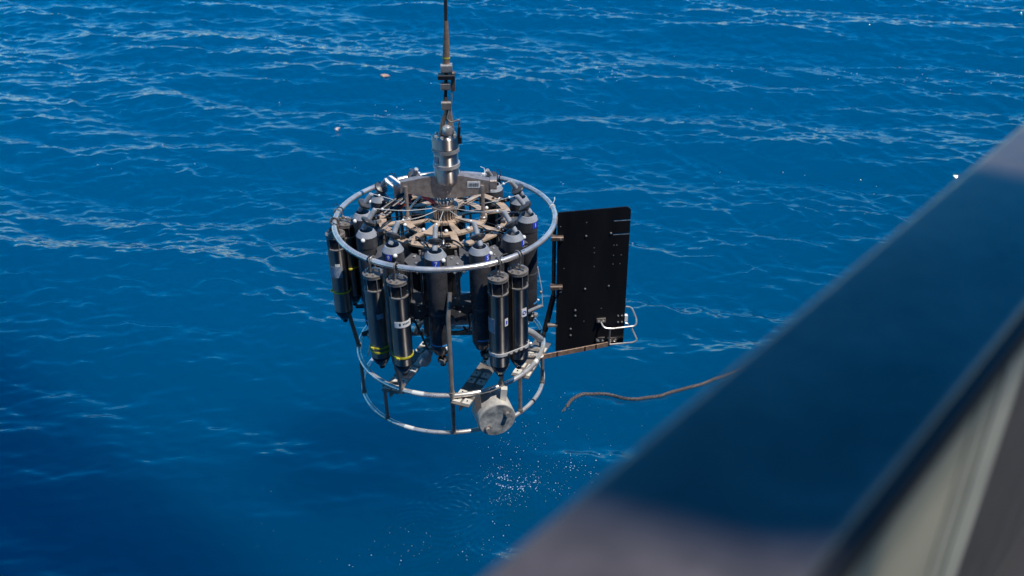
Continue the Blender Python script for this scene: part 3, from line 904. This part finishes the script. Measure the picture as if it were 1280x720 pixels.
# small latches, clips and loose leads that crowd the plate
rg = random.Random(23)
for i in range(9):
    a = i * 40 + rg.uniform(-7, 7)
    c = pol(rg.uniform(.40, .46), a, ZP + .022)
    rp('latch_clip', G().cbox(c, (.020, .034, .022), .004, Matrix.Rotation(R(a + rg.uniform(-25, 25)), 3, 'Z')), rg.choice(('black', 'mid', 'dull', 'black')))
for i in range(8):
    a = i * 45 + rg.uniform(-8, 8)
    p, q = pol(rg.uniform(.10, .16), a, ZP + .03), pol(rg.uniform(.40, .50), a + rg.uniform(-30, 30), ZP + .01)
    m_ = (p + q) / 2 + Vector((rg.uniform(-.04, .04), rg.uniform(-.04, .04), rg.uniform(.0, .03)))
    rp('sensor_lead', G().tube(bend([p, m_, q], .15, 6), rg.choice((.0035, .005)), 6), 'black')
for i in range(14):
    a = i * 25.7 + rg.uniform(-8, 8)
    rp('plate_bolt', G().lathe([(.010, ZP + .012), (.010, ZP + .022), (.006, ZP + .025)], 6, Matrix.Translation(pol(rg.choice((.265, .428)), a, 0))), rg.choice(('steel', 'black')))
# black leads hanging inside the frame
for i, (pts) in enumerate((
        [(-.08, -.28, 1.95), (-.11, -.30, 1.72), (-.15, -.24, 1.62), (-.2, -.1, 1.60)],
        [(.12, -.30, 1.98), (.16, -.33, 1.80), (.15, -.26, 1.66), (.1, -.1, 1.62)],
        [(-.3, -.2, 1.9), (-.2, -.22, 1.66), (-.16, -.18, 1.48)],
        [(.3, -.26, 1.9), (.27, -.32, 1.72), (.2, -.2, 1.6)])):
    rp('sensor_lead', G().tube(bend(pts, .08, 5), .008, 8), 'black')
rp('sample_valve', G().lathe([(.03, 0), (.045, .02), (.045, .07), (.03, .09), (.02, .12)], 18, Matrix.Translation((-.20, -.30, 1.44)) @ Matrix.Rotation(R(35), 4, 'Y')), 'grey')
rp('sample_valve', G().lathe([(.03, 0), (.042, .02), (.042, .06), (.03, .08), (.018, .10)], 18, Matrix.Translation((.31, -.42, 1.50)) @ Matrix.Rotation(R(-25), 4, 'X')), 'white')

# ------------------------------------------------------------------ the winch cable
cab = thing('winch_cable', 'dark winch cable with clamped end fitting above the steel swivel', 'cable', (.03, 0, 3.05))
def cp(name, g, m, label=None):
    return part(name, g, m, cab, (-.03, 0, -3.05), 0, label)
cp('wire', G().tube([(.041, 0, 3.30), (.057, 0, 3.507), (.070, 0, 3.90), (.105, -.02, 5.2), (.25, -.1, 9.5)], .0112, 10), 'cable')
cp('tapered_sleeve', G().tube([(.067, -.002, 3.775), (.062, -.003, 3.62), (.056, -.004, 3.50)], .02, 12, radii=[.013, .021, .024]), 'sleeve')
cp('sleeve_band', G().cyl((.058, -.004, 3.545), (.0582, -.004, 3.553), .0245, 12), 'yellow', 'narrow yellow tape')
cp('clamp_block', G().cbox((.058, -.012, 3.485), (.072, .055, .055), .008), 'steel')
cp('clamp_block', G().cbox((.055, -.012, 3.432), (.105, .062, .032), .006), 'black')
cp('clamp_block', G().cbox((.095, -.01, 3.40), (.024, .04, .12), .004), 'brown')
cp('clamp_block', G().cbox((.046, -.012, 3.372), (.060, .05, .048), .008), 'dull')
cp('clamp_block', G().cbox((.046, -.012, 3.245), (.062, .05, .056), .008), 'dull')
cp('thimble_plate', G().tube([(.043, -.01, 3.30), (.045, -.01, 3.20), (.020, -.018, 3.14), (.002, -.02, 3.045)], .016, 8), 'brown')
cp('thimble_plate', G().tube([(.050, .0, 3.24), (.060, .01, 3.14), (.066, .01, 3.045)], .024, 8), 'yoke')
cp('shackle_bolt', G().lathe([(.018, 3.045), (.034, 3.06), (.036, 3.088), (.030, 3.108), (.014, 3.120), (.001, 3.122)], 18, Matrix.Translation((.044, -.03, 0))), 'steel')
cp('signal_lead', G().tube(bend([(.086, -.02, 3.40), (.080, -.025, 3.26), (.046, -.035, 3.16), (.07, -.035, 3.135), (.128, -.03, 3.155), (.122, -.02, 3.12), (.113, -.01, 3.03)], .04, 5), .0058, 8), 'dull')
cp('lead_plug', G().cyl((.122, -.02, 3.10), (.115, -.012, 3.03), .010, 10), 'black')

# ------------------------------------------------------------------ rope on the water, floating scraps, froth and glint flecks
rp_px = [(.937, 1.061), (.985, 1.13), (1.071, 1.204), (1.15, 1.24), (1.224, 1.251), (1.31, 1.25), (1.379, 1.235), (1.45, 1.195), (1.514, 1.171), (1.57, 1.165), (1.625, 1.169), (1.857, 1.238), (2.179, 1.371), (2.554, 1.532), (2.767, 1.621), (3.1, 1.75), (3.6, 1.9)]
cps = [Vector((x, y, 0)) for x, y in rp_px]
pts = []
for i in range(len(cps) - 1):
    a = cps[max(i - 1, 0)]; b_ = cps[i]; c = cps[i + 1]; d = cps[min(i + 2, len(cps) - 1)]
    for k in range(8):
        t = k / 8
        pts.append(.5 * ((2 * b_) + (c - a) * t + (2 * a - 5 * b_ + 4 * c - d) * t * t + (3 * b_ - a - 3 * c + d) * t ** 3))
hs = height(np.array([p.x for p in pts]), np.array([p.y for p in pts]))
base = Vector((pts[0].x, pts[0].y, 0))
pl = [Vector((p.x, p.y, h + .012)) - base for p, h in zip(pts, hs)]
rope = thing('floating_rope', 'brown weathered rope end lying in a wave on the blue water', 'rope', base)
g = G()
for s_ in range(3):
    sp_pts = []
    L = 0
    fine = []
    for i in range(len(pl) - 1):
        for k in range(3): fine.append(pl[i].lerp(pl[i + 1], k / 3))
    fine.append(pl[-1])
    for i, p in enumerate(fine):
        q = fine[min(i + 1, len(fine) - 1)] - fine[max(i - 1, 0)]
        q.normalize()
        nx = q.cross(Vector((0, 0, 1))).normalized(); nz = nx.cross(q)
        if i: L += (p - fine[i - 1]).length
        a = 2 * PI * (L / .12 + s_ / 3)
        sp_pts.append(p + (nx * math.cos(a) + nz * math.sin(a)) * .0072)
    part('rope_strand', G().tube(sp_pts, .0092, 7), 'rope', rope)

def scrap(name, label, x, y, w, m, sd_):
    rg = random.Random(sd_)
    g = G()
    n = 14
    z = wz(x, y)
    vs = []
    for k in range(n):
        a = 2 * PI * k / n
        r_ = w * (.35 + .65 * rg.random())
        vs.append(Vector((r_ * math.cos(a), r_ * .8 * math.sin(a), .01 + .03 * rg.random())))
    vs.append(Vector((0, 0, .05))); vs.append(Vector((0, 0, -.02)))
    fs = [(k, (k + 1) % n, n) for k in range(n)] + [((k + 1) % n, k, n + 1) for k in range(n)]
    g.add(vs, fs)
    o = link(name, g.mesh(name, MT[m]), None, (x, y, z))
    o['label'] = label; o['category'] = 'floating debris'
scrap('floating_scrap', 'ragged orange scrap floating on the sea left of the cable', -1.83, 10.89, .115, 'debris', 3)
scrap('floating_scrap', 'small pale pinkish scrap afloat, nearer and left of the orange one', -2.29, 8.183, .062, 'debris2', 5)

g = G()
def fleck(x, y, s_):
    z = wz(x, y) + s_ * .3
    rg = random
    k = 6
    vs = [(x + s_ * math.cos(2 * PI * i / k) * rg.uniform(.5, 1.1), y + s_ * math.sin(2 * PI * i / k) * rg.uniform(.5, 1.1), z) for i in range(k)]
    vs += [(x, y, z + s_ * .7), (x, y, z - s_ * .6)]
    g.add(vs, [(i, (i + 1) % k, k) for i in range(k)] + [((i + 1) % k, i, k + 1) for i in range(k)])
def cluster(cx, cy, sx, sy, n, s0, s1, rot=0):
    for _ in range(int(n * 1.0)):
        a, b_ = random.gauss(0, sx), random.gauss(0, sy)
        x = cx + a * math.cos(rot) - b_ * math.sin(rot); y = cy + a * math.sin(rot) + b_ * math.cos(rot)
        fleck(x, y, s0 * .75 + (s1 - s0) * .55 * random.random() ** 3)
cluster(.28, .24, .07, .09, 60, .0025, .010, -.7)
cluster(.42, .12, .13, .035, 60, .0025, .012, -.35)
cluster(.56, .20, .16, .07, 45, .0025, .007)
cluster(.95, .22, .12, .10, 55, .003, .013, .3)
cluster(.72, -.02, .20, .09, 60, .0025, .009)
cluster(.38, -.10, .06, .05, 50, .0025, .007)
cluster(.35, .55, .22, .12, 55, .0025, .008)
cluster(.95, .85, .35, .25, 70, .0025, .008)
cluster(-.05, -.72, .30, .09, 45, .0025, .010)
cluster(-.45, -.50, .25, .12, 18, .0025, .007)
cluster(.38, -.72, .05, .05, 18, .0025, .006)
cluster(-.9, -.55, .7, .4, 25, .002, .005)
for k in range(60):
    t = random.random()
    fleck(.30 + .36 * t + random.gauss(0, .006), .075 - .07 * math.sin(PI * t * 1.15) + random.gauss(0, .008 + .01 * t), random.uniform(.002, .006))
for _ in range(60):  # far flecks modelled in place of sun glints on the waves
    t = random.random()
    fleck(4.4 + 6.0 * t + random.gauss(0, .5), 11.3 - .9 * t + random.gauss(0, .35), random.uniform(.006, .015))
for _ in range(16): fleck(2.2 + random.gauss(0, .35), 10.9 + random.gauss(0, .35), random.uniform(.005, .012))
for _ in range(14): fleck(-1.5 + random.gauss(0, .25), 9.4 + random.gauss(0, .5), random.uniform(.006, .014))
for _ in range(50): fleck(random.uniform(-6, 6), random.uniform(4, 13), random.uniform(.004, .011))
fo = link('foam_glint_flecks', g.mesh('foam_glint_flecks', MT['foam_glint']))
fo['kind'] = 'stuff'

# frayed end of the rope
for i in range(7):
    e = pl[0]
    d_ = (pl[0] - pl[3]).normalized()
    q = e + d_ * random.uniform(.03, .07) + Vector((random.uniform(-.02, .02), random.uniform(-.02, .02), random.uniform(-.012, .006)))
    part('frayed_yarn', G().tube([e - d_ * .01, e.lerp(q, .5) + Vector((0, 0, .006)), q], .003, 5), 'rope', rope)
# drops falling from the wet frame
g = G()
for i in range(80):
    a = random.gauss(70, 35)
    c = pol(random.uniform(.35, .72), a, random.random() ** 1.3 * 1.05 + .03)
    g.ball(c, random.uniform(.0018, .0042), 6, 1.5)
fd = link('falling_drops', g.mesh('falling_drops', MT['foam_glint']))
fd['kind'] = 'stuff'
